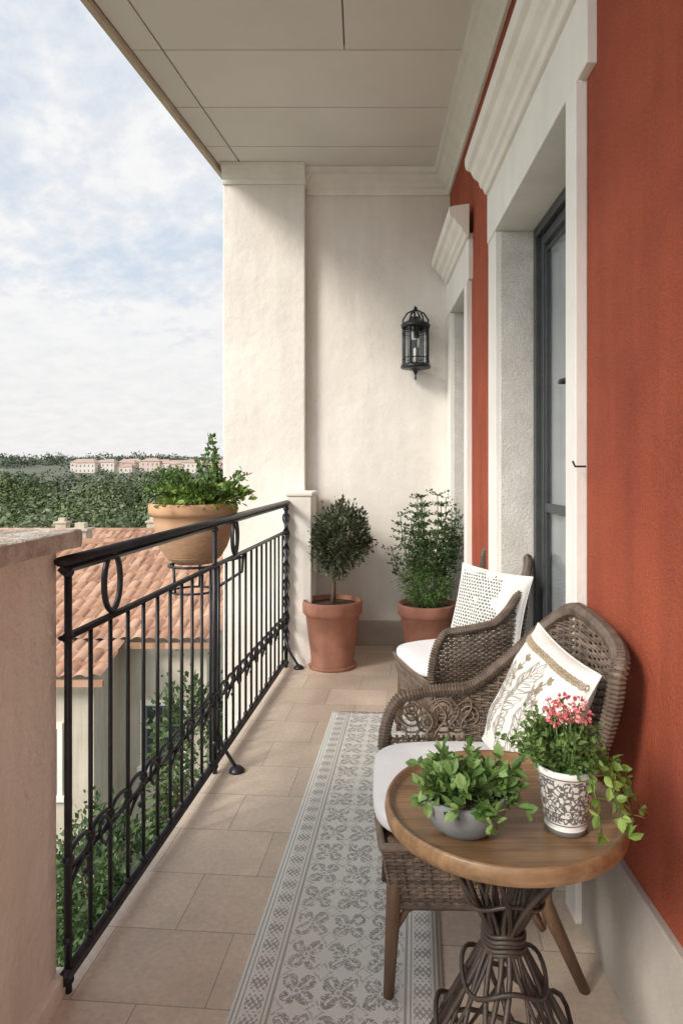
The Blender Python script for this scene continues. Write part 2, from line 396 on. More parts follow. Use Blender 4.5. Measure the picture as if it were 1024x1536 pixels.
m.profile(cp,(WX,-1.5,0),(WX,BY,0),(-1,0,0))
m.profile(cp,(-.42,BY,0),(WX-.01,BY,0),(0,-1,0))
cp2=[(a*.75,3.4985-(3.4985-b)*.75) for a,b in cp]
m.profile(cp2,(-1.02,PY,0),(-.42,PY,0),(0,-1,0))
m.profile(cp2,(-.43,PY-.0,0),(-.43,BY,0),(1,0,0))
m.obj('crown_moulding',[trim],bevel=.002)
m=MB(); m.box(-1.5,-.76,.6,1.655,-.2,1.103); m.box(-1.52,-.738,.6,1.672,-.2,.055)
m.obj('masonry_parapet',[M('parapet_render',(.78,.72,.62),(.86,.815,.74),.88,3,[(9,.8,.03),(30,.5,.012),(90,.35,.004)],streak=.1)],bevel=.006)
stone=M('weathered_stone',(.36,.31,.25),(.70,.65,.57),.9,22,[(30,.9,.015),(120,.5,.004)])
m=MB(); m.box(-1.6,-.715,.6,1.70,1.105,1.15); o=m.obj('parapet_coping',[stone],bevel=.008)
sd=o.modifiers.new('s','SUBSURF'); sd.subdivision_type='SIMPLE'; sd.levels=5; sd.render_levels=5
tx=bpy.data.textures.new('rough','CLOUDS'); tx.noise_scale=.04
dm=o.modifiers.new('d','DISPLACE'); dm.texture=tx; dm.strength=.008
# ================================================================= RAILING
rail=empty('balcony_railing')
def rp(y,z,off=0): return (RX(y)+off,y,z)
m=MB()
Ys,Ye=1.66,4.39
m.tube([rp(Ys-.03,1.075),rp(3,1.08),rp(Ye+.05,1.088)],.021,12,r2=.013); 
m.tube([rp(Ys-.03,1.055),rp(Ye+.05,1.068)],.012,4)
m.obj('handrail',[iron],parent=rail)
m=MB()
m.tube([rp(Ys-.02,.885),rp(Ye,.895)],.011,4); m.tube([rp(Ys-.02,.885),rp(Ye,.895)],.017,8,r2=.007)
m.tube([rp(Ys-.02,.045),rp(Ye,.045)],.017,4); m.tube([rp(Ys-.02,.045,-.001),rp(Ye,.045,-.001)],.013,8,r2=.02)
nb=24
for i in range(nb+1):
    y=Ys+(Ye-Ys)*i/nb
    if i in (0,nb): continue
    m.tube([rp(y,.04),rp(y,.885)],.0066,8)
    m.ball(rp(y,.068),.013,8)
    m.ball(rp(y,.328),.0135,8,1.3)
m.obj('bars',[iron],parent=rail)
m=MB()
def ell(c,ay,az,r=.005,n=22,tilt=0):
    pts=[]
    for k in range(n):
        t=2*math.pi*k/n; dy=ay*math.cos(t); dz=az*math.sin(t)
        dy,dz=dy*math.cos(tilt)-dz*math.sin(tilt),dy*math.sin(tilt)+dz*math.cos(tilt)
        pts.append((RX(c[0]+dy)+ (c[2] if len(c)>2 else 0),c[0]+dy,c[1]+dz))
    m.tube(pts,r,6,closed=True)
for i in range(nb):
    y=Ys+(Ye-Ys)*(i+.5)/nb
    ell((y,.328),.055,.026,.0068)
    if i%3==1: ell((y,.312,.012),.026,.042,.0052,tilt=.5)
    if i%3==0:
        m.tube([rp(y-.057,.262,.004),rp(y-.03,.285,.006),rp(y-.0,.30,.008),rp(y+.03,.29,.006),rp(y+.035,.265,.006),rp(y+.02,.25,.006),rp(y+.01,.262,.006)],.0058,6)
m.tube([rp(Ys,.296),rp(Ye,.296)],.0045,6)
for y in (1.90,3.17): ell((y,.982),.05,.082,.0085,28)
ell((3.13,.985,.01),.03,.06,.006)
m.obj('scrollwork',[iron],parent=rail)
m=MB()
for y,r in ((Ys,.010),(2.855,.0105),(Ye,.013)):
    m.tube([rp(y,.0),rp(y,1.065)],r,8); 
    for z in (.03,.13,.33,.885,1.045): m.ball(rp(y,z),r*1.5,8,.9)
for y in (2.87,4.36): 
    m.tube([rp(y,.20),rp(y,.11,.03),rp(y,.045,.07),rp(y,.015,.09)],.008,8); m.lathe([(.0001,0),(.034,0),(.034,.008),(.024,.018),(.012,.026),(.0001,.028)],rp(y,.001,.09),16)
for k in range(2): m.tube([(RX(Ye)+.02*math.cos(t*1.0+k*3.14),Ye+.02*math.sin(t+k*3.14),.1+t*.035) for t in np.linspace(0,26,120)],.0055,6)
m.obj('posts',[iron],parent=rail)
# ================================================================= RUG
m=MB(); L=2.5; w=.255
n=60
vs=[];fs=[]
for j in range(n+1):
    for i in range(13):
        x=-w+2*w*i/12; y=-L/2+L*j/n
        vs.append((x,y,.006+.0015*noise.noise(Vector((x*6,y*5,0)))))
for j in range(n):
    for i in range(12): a=j*13+i; fs.append((a,a+1,a+14,a+13))
m.add(vs,fs,True)
o=m.obj('patterned_rug',[rugm]); 
so=o.modifiers.new('s','SOLIDIFY'); so.thickness=.005; so.offset=-1
yc=2.31; o.location=(-.318+.255+.0785*(yc-1.62)+.002,yc,.001); o.rotation_euler=(0,0,-R(4.5))
# ================================================================= WICKER CHAIRS
def sm(t): t=max(0,min(1,t)); return t*t*(3-2*t)
def chair(name,loc,rot,scroll,open_side,DB=.29,AH=.625,TOP=.91,WX_=.012,F=.25):
    W=.295
    def rim0(u,opn):
        if opn:
            if u<.26:
                q=(.26-u)/.26
                return np.array((-DB+.045+(DB-.165)*q**1.6,W+WX_-(WX_+.02)*q**1.3,TOP-.065-(TOP-.065-.39)*q))
            q=(u-.26)/.24; a=q*math.pi/2
            return np.array((-DB+.045*(1-q)**1.6,(W+WX_)*math.cos(a)**.75 if a<1.5707 else 0,TOP-.065+.065*math.sin(a)**.6))
        if u<.08:
            q=u/.08; return np.array((F+.02-.08*(1-math.cos(q*math.pi/2)),W-.015,.40+(AH-.40)*math.sin(q*math.pi/2)))
        if u<.26:
            q=(u-.08)/.18; return np.array((F-.06-(F-.06)*q,W-.015+.01*math.sin(q*math.pi),AH+.006*math.sin(q*3.1)+.02*q*q))
        q=(u-.26)/.24; a=q*math.pi/2
        return np.array((-DB*math.sin(a)**1.1,(W-.015)*math.cos(a)**.85 if a<1.5707 else 0,AH+.02+(TOP-AH-.02)*sm(q**.85)))
    def rim(u):
        if u>.5:
            p=rim0(1-u,open_side<0); return np.array((p[0],-p[1],p[2]))
        return rim0(u,open_side>0)
    def baseA(u):
        W2=.255;F2=.26
        if u<.26: q=u/.26; return np.array((F2-F2*q,W2,.37))
        q=(u-.26)/.24; a=q*math.pi/2
        return np.array((-(DB-.07)*math.sin(a),W2*math.cos(a) if a<1.5707 else 0,.37))
    def base(u):
        if u>.5:
            p=baseA(1-u); return np.array((p[0],-p[1],p[2]))
        return baseA(u)
    def sbase(u):
        uu=u if u<=.5 else 1-u; side=1 if u<=.5 else -1
        if open_side==side and uu<.26:
            p=np.array((-.115-.02*(uu/.26),.257,.37))
        elif open_side==side:
            q=(uu-.26)/.24; a=q*math.pi/2; p=np.array((-.135-(DB-.07-.135)*math.sin(a)**.8,.257*math.cos(a)**.8 if a<1.5707 else 0,.37))
        else: p=baseA(uu)
        return np.array((p[0],p[1]*side,p[2]))
    def shell(u,z):
        r_,b_=rim(u),sbase(u); v=(z-.37)/max(.02,r_[2]-.37)
        v=max(0,min(1,v))
        p=b_+(r_-b_)*v; p[2]=z; out=np.array((p[0]*.6,p[1],0)); out=out/(np.linalg.norm(out)+1e-6)
        return p+out*.02*math.sin(v*math.pi),out
    e=empty(name,loc,(0,0,rot))
    m=MB()
    us=np.linspace(0,1,181)
    rp_=[rim(u) for u in us]
    m.tube(rp_,.0165,10)
    P=np.array(rp_); seg=np.linalg.norm(np.diff(P,axis=0),axis=1); S=np.concatenate([[0],np.cumsum(seg)])
    tot=S[-1]; nt_=int(tot/.0105*7); ss=np.linspace(0,tot,nt_)
    Q=np.stack([np.interp(ss,S,P[:,k]) for k in range(3)],1); T=np.gradient(Q,axis=0); T/=np.linalg.norm(T,axis=1)[:,None]
    a=np.array([0,1.,0.]) if abs(T[0][1])<.8 else np.array([1.,0,0]);hel=[]
    for i in range(len(Q)):
        a=a-T[i]*a.dot(T[i]); a/=np.linalg.norm(a); b=np.cross(T[i],a); th=i*2*math.pi/7
        hel.append(Q[i]+(a*math.cos(th)+b*math.sin(th))*.0175)
    m.tube(hel,.0042,4)
    m.obj('rim',[wick],parent=e)
    m=MB(); k=0
    z=.385
    def scr(u): return scroll and ((u<.265 and open_side<=0) or (u>.735 and open_side>=0))
    while z<.93:
        pts=[]; ph=(k%2)*math.pi
        segs=[]
        for i in range(261):
            u=i/260
            ok=rim(u)[2]>z+.006 and u>.012 and u<.988
            if z>.44 and scr(u): ok=False
            if ok:
                p,o_=shell(u,z); pts.append(p+o_*.004*math.sin(u*math.pi*62+ph))
            elif pts:
                segs.append(pts); pts=[]
        if pts: segs.append(pts)
        for sgm in segs:
            if len(sgm)>3: m.tube(sgm,.0046,4)
        z+=.0098; k+=1
    for i in range(63):
        u=.01+.98*i/62; zt=rim(u)[2]
        if scr(u): zt=.445
        if zt>.4: m.tube([shell(u,zz)[0] for zz in np.linspace(.37,zt,8)],.0042,4)
    def ap(t,z):
        u=t
        if t<=1: p=base(t).copy()
        else: q=t-1; p=np.array((.262,-.255+.51*q,.37)); p[0]+=.012*math.sin(q*math.pi)
        s_=1-.10*(.37-z)/.15; return np.array((p[0]*s_,p[1]*s_,z))
    k=0
    for z in np.arange(.235,.38,.0098):
        m.tube([ap(t,z)*np.array((1+.006*math.sin(t*math.pi*60+k*math.pi),1+.006*math.sin(t*math.pi*60+k*math.pi),1)) for t in np.linspace(0,1.999,320)],.0046,4,closed=True); k+=1
    for t in np.linspace(0,1.98,92): m.tube([ap(t,.23),ap(t,.38)],.004,4)
    m.tube([ap(t,.228) for t in np.linspace(0,1.995,100)],.009,6,closed=True); m.tube([ap(t,.386) for t in np.linspace(0,1.995,100)],.010,6,closed=True)
    if scroll:
        sy=-open_side; zc=(.445+AH)/2; hh=(AH-.445)/2
        for j,(x0,z0,rr) in enumerate(((.165,zc,hh*.85),(.065,zc,hh*.85),(-.02,zc,hh*.75),(.115,zc-.02,hh*.5),(.02,zc-.02,hh*.5),(.165,zc+.02,hh*.45),(.065,zc+.02,hh*.45))):
            for q in (1,.62,.3):
                m.tube([(x0+rr*q*math.cos(t),sy*(.272+.02*(z0-.45)/.2),z0+rr*q*math.sin(t)) for t in np.linspace(0,2*math.pi,18)[:-1]],.0036,5,closed=True)
        for x0 in np.linspace(-.01,.20,6):
            m.tube([(x0+.018*math.sin(t*2+x0*20),sy*(.262+.018*t/3.14),.445+(AH-.45)*t/3.14) for t in np.linspace(0,3.14,14)],.0034,5)
    m.obj('woven_shell',[wick],parent=e)
    m=MB(); m.prism([(ap(t,.37)[0]*.98,ap(t,.37)[1]*.98) for t in np.linspace(0,1.99,50)],.36,.375); m.obj('seat_base',[legm],parent=e)
    m=MB()
    for sx,sy in ((1,1),(1,-1),(-1,1),(-1,-1)):
        fx=.232 if sx>0 else -.13; tx_=.25 if sx>0 else -.24
        ty=.232 if sx>0 else .2
        m.tube([(fx,sy*.225,.39),(fx*1.02,sy*.228,.24),(tx_,sy*(ty+.0),.0)],[.0205,.019,.013],12)
        m.tube([(fx,sy*.225,.17),(fx-sx*.03,sy*.22,.215),(fx-sx*.09,sy*.215,.235)],.009,8)
        m.tube([(fx,sy*.225,.17),(fx,sy*.19,.215),(fx,sy*.13,.235)],.009,8)
    m.obj('legs',[legm],parent=e)
    vs=[];fs=[];n=36;k=22
    for i in range(k+1):
        ph=-math.pi/2+math.pi*i/k
        for j in range(n):
            th=2*math.pi*j/n
            c_,s_=math.cos(th),math.sin(th); cp_=abs(math.cos(ph))**.35; 
            X=np.sign(c_)*abs(c_)**.45*.255*cp_; Y=np.sign(s_)*abs(s_)**.45*.25*cp_
            if X<0: X*=.82
            Z=.036*np.sign(math.sin(ph))*abs(math.sin(ph))**.6
            rr_=math.hypot(X/.27,Y/.26)
            if Z>0: Z+=.014*(1-min(1,rr_**2))
            Z+=.005*noise.noise(Vector((X*9,Y*9,3)))
            X+= .008*noise.noise(Vector((X*8,Y*8,9)))
            vs.append((X+.035,Y,.418+Z))
    for i in range(k):
        for j in range(n): fs.append((i*n+j,i*n+(j+1)%n,(i+1)*n+(j+1)%n,(i+1)*n+j))
    o=npmesh('seat_cushion',np.array(vs),fs,[cush],e,True)
    s2=o.modifiers.new('s','SUBSURF'); s2.levels=1; s2.render_levels=1
    return e
chair('wicker_armchair',(.315,1.865,0),math.pi-R(1),True,1,.292,.575,.905,.105,.235)
chair('wicker_armchair',(.475,3.15,0),math.pi+R(15),False,-1,.29,.61,.915)
# ---------------------------------------------------------------- pillows
def psurf(u,v,S,T,side,seed):
    x=S*u*(1-.07*(1-v*v)*abs(u)**3); y=S*v*(1-.07*(1-u*u)*abs(v)**3)
    h=T*max(0,(1-abs(u)**2.4)*(1-abs(v)**2.4))**.55
    h*=1+.22*noise.noise(Vector((u*1.7+seed,v*1.7,seed)))
    h+=.011*noise.noise(Vector((u*4,v*4,seed+5)))*(1-abs(u))*(1-abs(v))*3
    return (x,y,side*h)
def pillow(name,loc,ax,ay,S,T,mat,deco):
    e=empty(name); x=Vector(ax).normalized(); n=x.cross(Vector(ay)).normalized(); y=n.cross(x)
    e.matrix_world=Matrix.Translation(loc)@Matrix((x,y,n)).transposed().to_4x4()
    vs=[];fs=[];K=32
    for side in (1,-1):
        o=len(vs)
        for j in range(K+1):
            for i in range(K+1): 
                a=math.sin((-1+2*i/K)*math.pi/2); b=math.sin((-1+2*j/K)*math.pi/2)
                vs.append(psurf(a,b,S,T,side,3.3))
        for j in range(K):
            for i in range(K):
                a=o+j*(K+1)+i; f=(a,a+1,a+K+2,a+K+1); fs.append(f if side>0 else f[::-1])
    npmesh('cover',np.array(vs),fs,[mat],e,True)
    m=MB()
    edge=[psurf(a,b,S,T,1,3.3) for a,b in [(t,-1) for t in np.linspace(-1,1,24)]+[(1,t) for t in np.linspace(-1,1,24)[1:]]+[(t,1) for t in np.linspace(1,-1,24)[1:]]+[(-1,t) for t in np.linspace(1,-1,24)[1:-1]]]
    m.tube(edge,.003,5,closed=True); m.obj('piping',[mat],parent=e)
    if deco:
        m=MB()
        def sp(u,v,lift=.0008): 
            p=psurf(u,v,S,T,1,3.3); return (p[0],p[1],p[2]+lift)
        def leaf(u,v,a,l,wd,solid):
            ca,sa=math.cos(a),math.sin(a)
            pts=[(t*l,wd*math.sin(math.pi*t)**.8) for t in np.linspace(0,1,9)]
            loop=[(p,q) for p,q in pts]+[(p,-q) for p,q in pts[::-1][1:-1]]
            m.cur=0 if solid else 1
            L3=[sp(u+p*ca-q*sa,v+p*sa+q*ca) for p,q in loop]
            m.tube(L3,.0011,4,closed=True)
            if solid:
                for t in np.linspace(.08,.92,12):
                    q=wd*math.sin(math.pi*t)**.8*.95
                    m.tube([sp(u+t*l*ca+q*sa*-1*k,v+t*l*sa+q*ca*k) for k in (-1,0,1)],.0012,4)
            else: m.tube([sp(u+t*l*ca,v+t*l*sa) for t in (0,.5,1)],.001,4)
        def stem(u0,v0,a,l,nl,solid,bend=.5):
            u,v=u0,v0; pts=[]
            for i in range(nl+1):
                pts.append(sp(u,v)); aa=a+bend*i/nl
                if i>0:
                    leaf(u,v,aa+.7,l*.2,l*.045,solid); leaf(u,v,aa-.7,l*.2,l*.045,solid)
                u+=l/nl*math.cos(aa); v+=l/nl*math.sin(aa)
            m.cur=0 if solid else 1
            m.tube(pts,.0013,4); leaf(u-l/nl*math.cos(aa),v-l/nl*math.sin(aa),aa,l*.24,l*.05,solid)
        stem(-.62,-.8,1.35,1.0,9,False,.3); stem(-.2,-.8,1.5,1.25,10,False,-.25); stem(.3,-.85,1.35,1.0,8,False,.45)
        stem(-.45,.05,1.25,.5,3,True,.3); stem(.1,.2,.6,.5,3,True,.4); stem(.55,-.1,1.8,.45,3,True,.3); stem(.7,-.8,1.5,.8,6,False,.2)
        m.obj('embroidery',[embm,embg],parent=e)
        m=MB()
        for vv in (.74,.80): m.tube([sp(t,vv+.015*math.sin(t*60),.0015) for t in np.linspace(-.97,.97,120)],.0026,5)
        for t in np.linspace(-.97,.97,70): m.tube([sp(t,.72),sp(t+.02,.77,.004),sp(t,.82)],.0017,4)
        m.obj('rope_trim',[ropem],parent=e)
    return e
pillow('throw_pillow',(.438,1.70,.685),(.13,-.985,-.10),(.42,-.03,.90),.183,.066,linen,True)
pillow('throw_pillow',(.575,3.06,.66),(.74,-.66,-.08),(.22,.12,.96),.185,.065,dotm,False)
# ================================================================= SIDE TABLE
TH=.665
tb=empty('side_table',(.270,1.288,0)); Rt=.226
m=MB(); m.lathe([(.0001,TH-.014),(Rt-.020,TH-.014),(Rt-.011,TH-.011),(Rt-.008,TH-.003),(Rt-.002,TH),(Rt+.001,TH-.005),(Rt+.003,TH-.018),(Rt,TH-.032),(Rt-.008,TH-.036),(.0001,TH-.036)],n=96)
m.obj('top',[woodm],parent=tb)
m=MB(); zt0=TH-.037; tp_=.36
for k in range(13):
    for sgn in (1,-1):
        a0=2*math.pi*k/13+(.12 if sgn<0 else 0)+random.uniform(-.09,.09); pts=[]
        rt=random.uniform(.13,.175); rb=random.uniform(.20,.25); tw=random.uniform(1.1,1.6)
        for t in np.linspace(0,1,24):
            z=zt0*(1-t)
            r_=.026+ (rt-.026)*max(0,(tp_-t)/tp_)**1.15+(rb-.026)*max(0,(t-tp_)/(1-tp_))**.95
            a=a0+sgn*tw*t+.05*math.sin(t*9+k)
            pts.append((r_*math.cos(a),r_*math.sin(a),z))
        m.tube(pts,random.uniform(.0040,.0060),6)
def ringt(r,z,q,wob=0,n_=3): m.tube([(r*math.cos(t),r*math.sin(t),z+wob*math.sin(n_*t)) for t in np.linspace(0,2*math.pi,40)[:-1]],q,6,closed=True)
ringt(.16,zt0-.006,.007); ringt(.23,.008,.008)
zp=zt0*(1-tp_)
for i in range(5): ringt(.037+.002*(i%2),zp-.018+i*.0085,.0048,.004)
ringt(.075,zp+.09,.004,.012); ringt(.08,zp-.07,.0045,.016); ringt(.13,zp-.17,.005,.02,5); ringt(.185,.10,.005,.015,4)
m.obj('twig_base',[darkwood],parent=tb)
TZ=TH-.0138
# ---------------------------------------------------------------- bowl + greens
b=empty('planter_bowl',(.182,1.205,TZ))
m=MB(); m.lathe([(.0001,0),(.04,0),(.045,.003),(.062,.018),(.073,.04),(.076,.06),(.075,.070),(.070,.070),(.070,.054),(.0001,.052)],n=48); m.obj('bowl',[conc],parent=b)
m=MB(); m.lathe([(.0001,.062),(.04,.063),(.070,.057)],n=24); m.obj('soil',[soil],parent=b)
m=MB(); P=[];A=[];S=[]
for i in range(58):
    a=random.uniform(0,6.283); el=random.uniform(.2,1.45); ln=random.uniform(.05,.115)
    d=np.array((math.cos(a)*math.cos(el),math.sin(a)*math.cos(el),math.sin(el)*.7)); p0=np.array((math.cos(a)*.04*random.random(),math.sin(a)*.04*random.random(),.06))
    pts=[p0+d*ln*t-np.array((0,0,1))*.02*t*t*math.cos(el) for t in np.linspace(0,1,6)]
    m.tube(pts,.0013,4)
    for t in pts[2:]:
        for s_ in range(3): 
            P.append(t); q=rng.normal(0,1,3); q[2]=q[2]*.5+.3; A.append(q+d); S.append(random.uniform(.016,.034))
m.obj('stems',[lf_mid],parent=b)
leaves('foliage',P,A,S,leafmat('mint_leaf',(.06,.13,.03),(.15,.27,.07),(.32,.46,.17),.35),OVA,.5,b)
# ---------------------------------------------------------------- flower pot
fp=empty('flower_pot',(.366,1.208,TZ)); fp.scale=(.88,.88,.88)
m=MB(); m.lathe([(.0001,0),(.041,0),(.043,.004),(.043,.012),(.040,.016),(.045,.03),(.058,.118),(.061,.122),(.063,.126),(.063,.136),(.059,.137),(.056,.125),(.0001,.122)],n=48); m.obj('pot',[lacem],parent=fp)
m=MB(); m.lathe([(.0001,.128),(.056,.1255)],n=24); m.obj('soil',[soil],parent=fp)
m=MB(); P=[];A=[];S=[]; FP=[];FA=[];FS=[]; P2=[];A2=[];S2=[]
for i in range(60):
    a=random.uniform(0,6.283); el=random.uniform(.6,1.5); ln=random.uniform(.05,.115)
    d=np.array((math.cos(a)*math.cos(el)*.9-.2,math.sin(a)*math.cos(el),math.sin(el))); p0=np.array((math.cos(a)*.03,math.sin(a)*.03,.125))
    pts=[p0+d*ln*t for t in np.linspace(0,1,8)]; m.tube(pts,.0012,4)
    for t in pts[1:]:
        for s_ in range(7): P.append(t+rng.normal(0,.006,3)); A.append(rng.normal(0,1,3)+d*.8); S.append(random.uniform(.009,.017))
for (dx,dy,dz) in ((-.005,0,.262),(-.03,.01,.25),(.028,.0,.257),(-.028,-.02,.232),(.004,-.025,.24),(.036,-.01,.235),(.012,.01,.225)):
    c=np.array((dx,dy,dz)); m.tube([(dx*.3,dy*.3,.12),tuple(c)],.0015,5)
    d=unit(rng.normal(0,1,(46,3))); FP+=list(c+d*.009); FA+=list(d); FS+=list(rng.uniform(.006,.012,46))
for k,(a,ln) in enumerate(((-.2,.12),(.3,.1),(-.6,.11),(.0,.15),(-1.2,.09),(.9,.08),(-.9,.13))):
    p0=np.array((.04*math.cos(a),.04*math.sin(a),.135)); d=np.array((math.cos(a),math.sin(a),0))
    pts=[p0+d*ln*.75*t+np.array((0,0,.03*math.sin(t*3)-.10*t*t)) for t in np.linspace(0,1,9)]; m.tube(pts,.0015,5)
    for t in pts[1:]:
        for s_ in range(3): P2.append(t); A2.append(rng.normal(0,1,3)+d*.4); S2.append(random.uniform(.018,.032))
m.obj('stems',[lf_mid],parent=fp)
leaves('foliage',P,A,S,lf_mid,OVA,.4,fp); leaves('trailing_leaves',P2,A2,S2,lf_yel,OVA,.4,fp); leaves('blossoms',FP,FA,FS,pink,OVA,.3,fp)
# ================================================================= POTTED TOPIARY
def flowerpot(e,r,h,mat):
    m=MB(); m.lathe([(.0001,0),(r*.68,0),(r*.70,.01),(r*.72,.03),(r*.70,.035),(r*.9,h*.78),(r*.93,h*.79),(r*.99,h*.82),(r,h*.86),(r,h*.97),(r*.98,h),(r*.9,h),(r*.88,h*.93),(.0001,h*.92)],n=56); m.obj('pot',[mat],parent=e)
    m=MB(); m.lathe([(.0001,h*.945),(r*.885,h*.935)],n=24); m.obj('soil',[soil],parent=e)
tp=empty('potted_topiary',(-.205,4.42,0)); flowerpot(tp,.198,.44,terra)
m=MB(); m.lathe([(.0001,.0),(.155,0),(.16,.012),(.155,.022),(.0001,.022)],n=40); m.obj('saucer',[terra],parent=tp)
m=MB(); m.tube([(0,0,.40),(.008,.0,.5),(.006,.005,.58),(.05,0,.68)],[.019,.015,.014,.013],10)
m.tube([(.004,0,.56),(.05,0,.62),(.10,.01,.74)],[.009,.008,.005],8)
for i in range(26):
    d=unit(rng.normal(0,1,(1,3)))[0]; d[2]=abs(d[2])*.9-.2
    m.tube([(.045,0,.66),np.array((.05,0,.74))+d*.06,np.array((.055,0,.84))+d*.17],[.006,.004,.002],5)
m.obj('trunk',[bark],parent=tp)
P,A=blob((.048,0,.835),(.19,.185,.22),5600,.25,130,.55); 
leaves('foliage',P,unit(P-np.array((.055,0,.8)))+np.array((0,0,.3)),rng.uniform(.018,.036,len(P)),lf_top,DIA,.5,tp)
# ---------------------------------------------------------------- corner plant
cpn=empty('potted_shrub',(.43,4.52,0)); flowerpot(cpn,.2,.40,terra)
P,A=blob((.0,-.03,.52),(.17,.15,.135),5200,.3,110,.5); leaves('dense_foliage',P,A,rng.uniform(.014,.03,len(P)),lf_mid,NAR,.6,cpn)
m=MB(); P=[];A=[];S=[]
for i in range(34):
    a=random.uniform(0,6.283); sp_=random.uniform(.03,.26); h=random.uniform(.74,1.13)
    top=np.array((math.cos(a)*sp_-.01,math.sin(a)*sp_*.7,h)); p0=np.array((math.cos(a)*.04,math.sin(a)*.04,.38))
    pts=[p0+(top-p0)*t+np.array((math.cos(a),math.sin(a),0))*.03*math.sin(t*3.1) for t in np.linspace(0,1,12)]
    m.tube(pts,.0028,5)
    for q in pts[5:]:
        for j in range(4):
            b_=random.uniform(0,6.283); d=np.array((math.cos(b_),math.sin(b_),.4)); ln=random.uniform(.03,.08); m.tube([q,q+d*ln],.0012,4,cap=False)
            for s_ in range(7): P.append(q+d*ln*random.uniform(.3,1.1)); A.append(d+rng.normal(0,.6,3)); S.append(random.uniform(.013,.028))
m.obj('stems',[lf_dark],parent=cpn); leaves('airy_foliage',P,A,S,lf_dark,DIA,.4,cpn)
# ================================================================= HANGING PLANTER
hx,hy=-.845,3.32
hp=empty('railing_planter',(hx,hy,0))
m=MB(); m.lathe([(.0001,.835),(.09,.837),(.13,.865),(.165,.92),(.185,.985)],n=56)
for i in range(10): m.lathe([(.125+.0075*i-.0003*i*i,.865+i*.012),(.137+.0075*i-.0003*i*i,.8705+i*.012),(.1285+.0075*i-.0003*i*i,.877+i*.012)],n=56)
m.obj('woven_base',[M('woven_jute',(.42,.24,.14),(.56,.35,.21),.85,30,[(150,.8,.004)],stretch=(1,1,5))],parent=hp)
m=MB(); m.lathe([(.18,.975),(.190,1.04),(.195,1.075),(.21,1.08),(.216,1.095),(.216,1.128),(.211,1.137),(.195,1.137),(.19,1.11),(.0001,1.105)],n=56); m.obj('pot',[terra2],parent=hp)
m=MB(); m.lathe([(.0001,1.115),(.19,1.11)],n=24); m.obj('soil',[soil],parent=hp)
m=MB(); 
def rg(r,z,q): m.tube([(r*math.cos(t),r*math.sin(t),z) for t in np.linspace(0,2*math.pi,48)[:-1]],q,6,closed=True)
rg(.12,.828,.007)
for a in range(5): 
    t=a*1.2566+.3; m.tube([(.12*math.cos(t),.12*math.sin(t),.828),(.11*math.cos(t),.11*math.sin(t),.70)],.006,6)
rg(.11,.70,.006)
RXh=RX(hy)-hx
m.tube([(.09,-.06,.70),(RXh-.0,-.03,.80),(RXh,0,.89)],.008,6); m.tube([(.10,.05,.828),(RXh-.01,.05,.86),(RXh,.05,.89)],.007,6)
m.obj('bracket',[iron],parent=hp)
P,A=blob((.02,0,1.165),(.21,.19,.06),3400,.35,80,.4); leaves('foliage',P,A+np.array((0,0,.5)),rng.uniform(.016,.040,len(P)),lf_yel,OVA,.5,hp)
m=MB(); P=[];A=[];S=[]
for i in range(48):
    a=random.uniform(0,6.283); sp_=random.uniform(.04,.29); h=1.13+random.uniform(.05,.18) if i>8 else 1.13+random.uniform(.2,.34)
    if i<=8: sp_=random.uniform(0,.09)
    ox=.09 if i<9 else .02
    p0=np.array((math.cos(a)*.08+ox,math.sin(a)*.08,1.11)); top=np.array((math.cos(a)*sp_+ox,math.sin(a)*sp_,h)) 
    pts=[p0+(top-p0)*t+np.array((0,0,.03*math.sin(3.1*t))) for t in np.linspace(0,1,10)]; m.tube(pts,.0022,5)
    for q in pts[2:]:
        for s_ in range(5): P.append(q+rng.normal(0,.004,3)); A.append(rng.normal(0,1,3)+(top-p0)*2.5); S.append(random.uniform(.014,.032))
m.obj('stems',[lf_mid],parent=hp); leaves('sprigs',P,A,S,lf_mid,OVA,.4,hp)
# ================================================================= WALL LANTERN
ln=empty('wall_lantern',(.375,4.805,0)); z0,z1=2.045,2.345; r=.093
m=MB()
m.lathe([(.0001,z0-.012),(r+.012,z0-.012),(r+.015,z0),(r+.008,z0+.018),(r,z0+.02),(.0001,z0+.02)],n=32)
m.lathe([(r,z1-.02),(r+.01,z1-.018),(r+.014,z1),(r+.0,z1+.012),(.06,z1+.03),(.03,z1+.045),(.02,z1+.06),(.0001,z1+.065)],n=32)
m.lathe([(.0001,z0-.10),(.007,z0-.085),(.004,z0-.06),(.014,z0-.045),(.02,z0-.03),(.045,z0-.012)],n=16)
for k in range(12):
    t=2*math.pi*k/12; m.tube([(r*math.cos(t),r*math.sin(t),z0+.01),(r*math.cos(t),r*math.sin(t),z1-.01)],.0045,6)
for z in (z0+.06,z1-.06): m.tube([((r+.001)*math.cos(t),(r+.001)*math.sin(t),z) for t in np.linspace(0,2*math.pi,32)[:-1]],.004,6,closed=True)
for k in range(6):
    t=2*math.pi*k/6; m.tube([(.092*math.cos(t),.092*math.sin(t),z1),(.09*math.cos(t),.09*math.sin(t),z1+.04),(.06*math.cos(t),.06*math.sin(t),z1+.085),(.02*math.cos(t),.02*math.sin(t),z1+.105),(.004,0,z1+.11)],.006,6)
m.ball((0,0,z1+.12),.014,8); 
m.tube([(0,.0,z1+.11),(0,.03,z1+.14),(0,.08,z1+.12),(0,.115,z1+.05)],.007,8); m.tube([(.0,.12,z0+.05),(0,.06,z0-.03),(0,0,z0-.04)],.006,8)
m.box(-.035,.035,.112,.134,z0+.0,z1+.09)
m.obj('cage',[iron],parent=ln)
m=MB(); m.lathe([(r-.012,z0+.02),(r-.012,z1-.02)],n=32); m.obj('glass',[glassm],parent=ln)
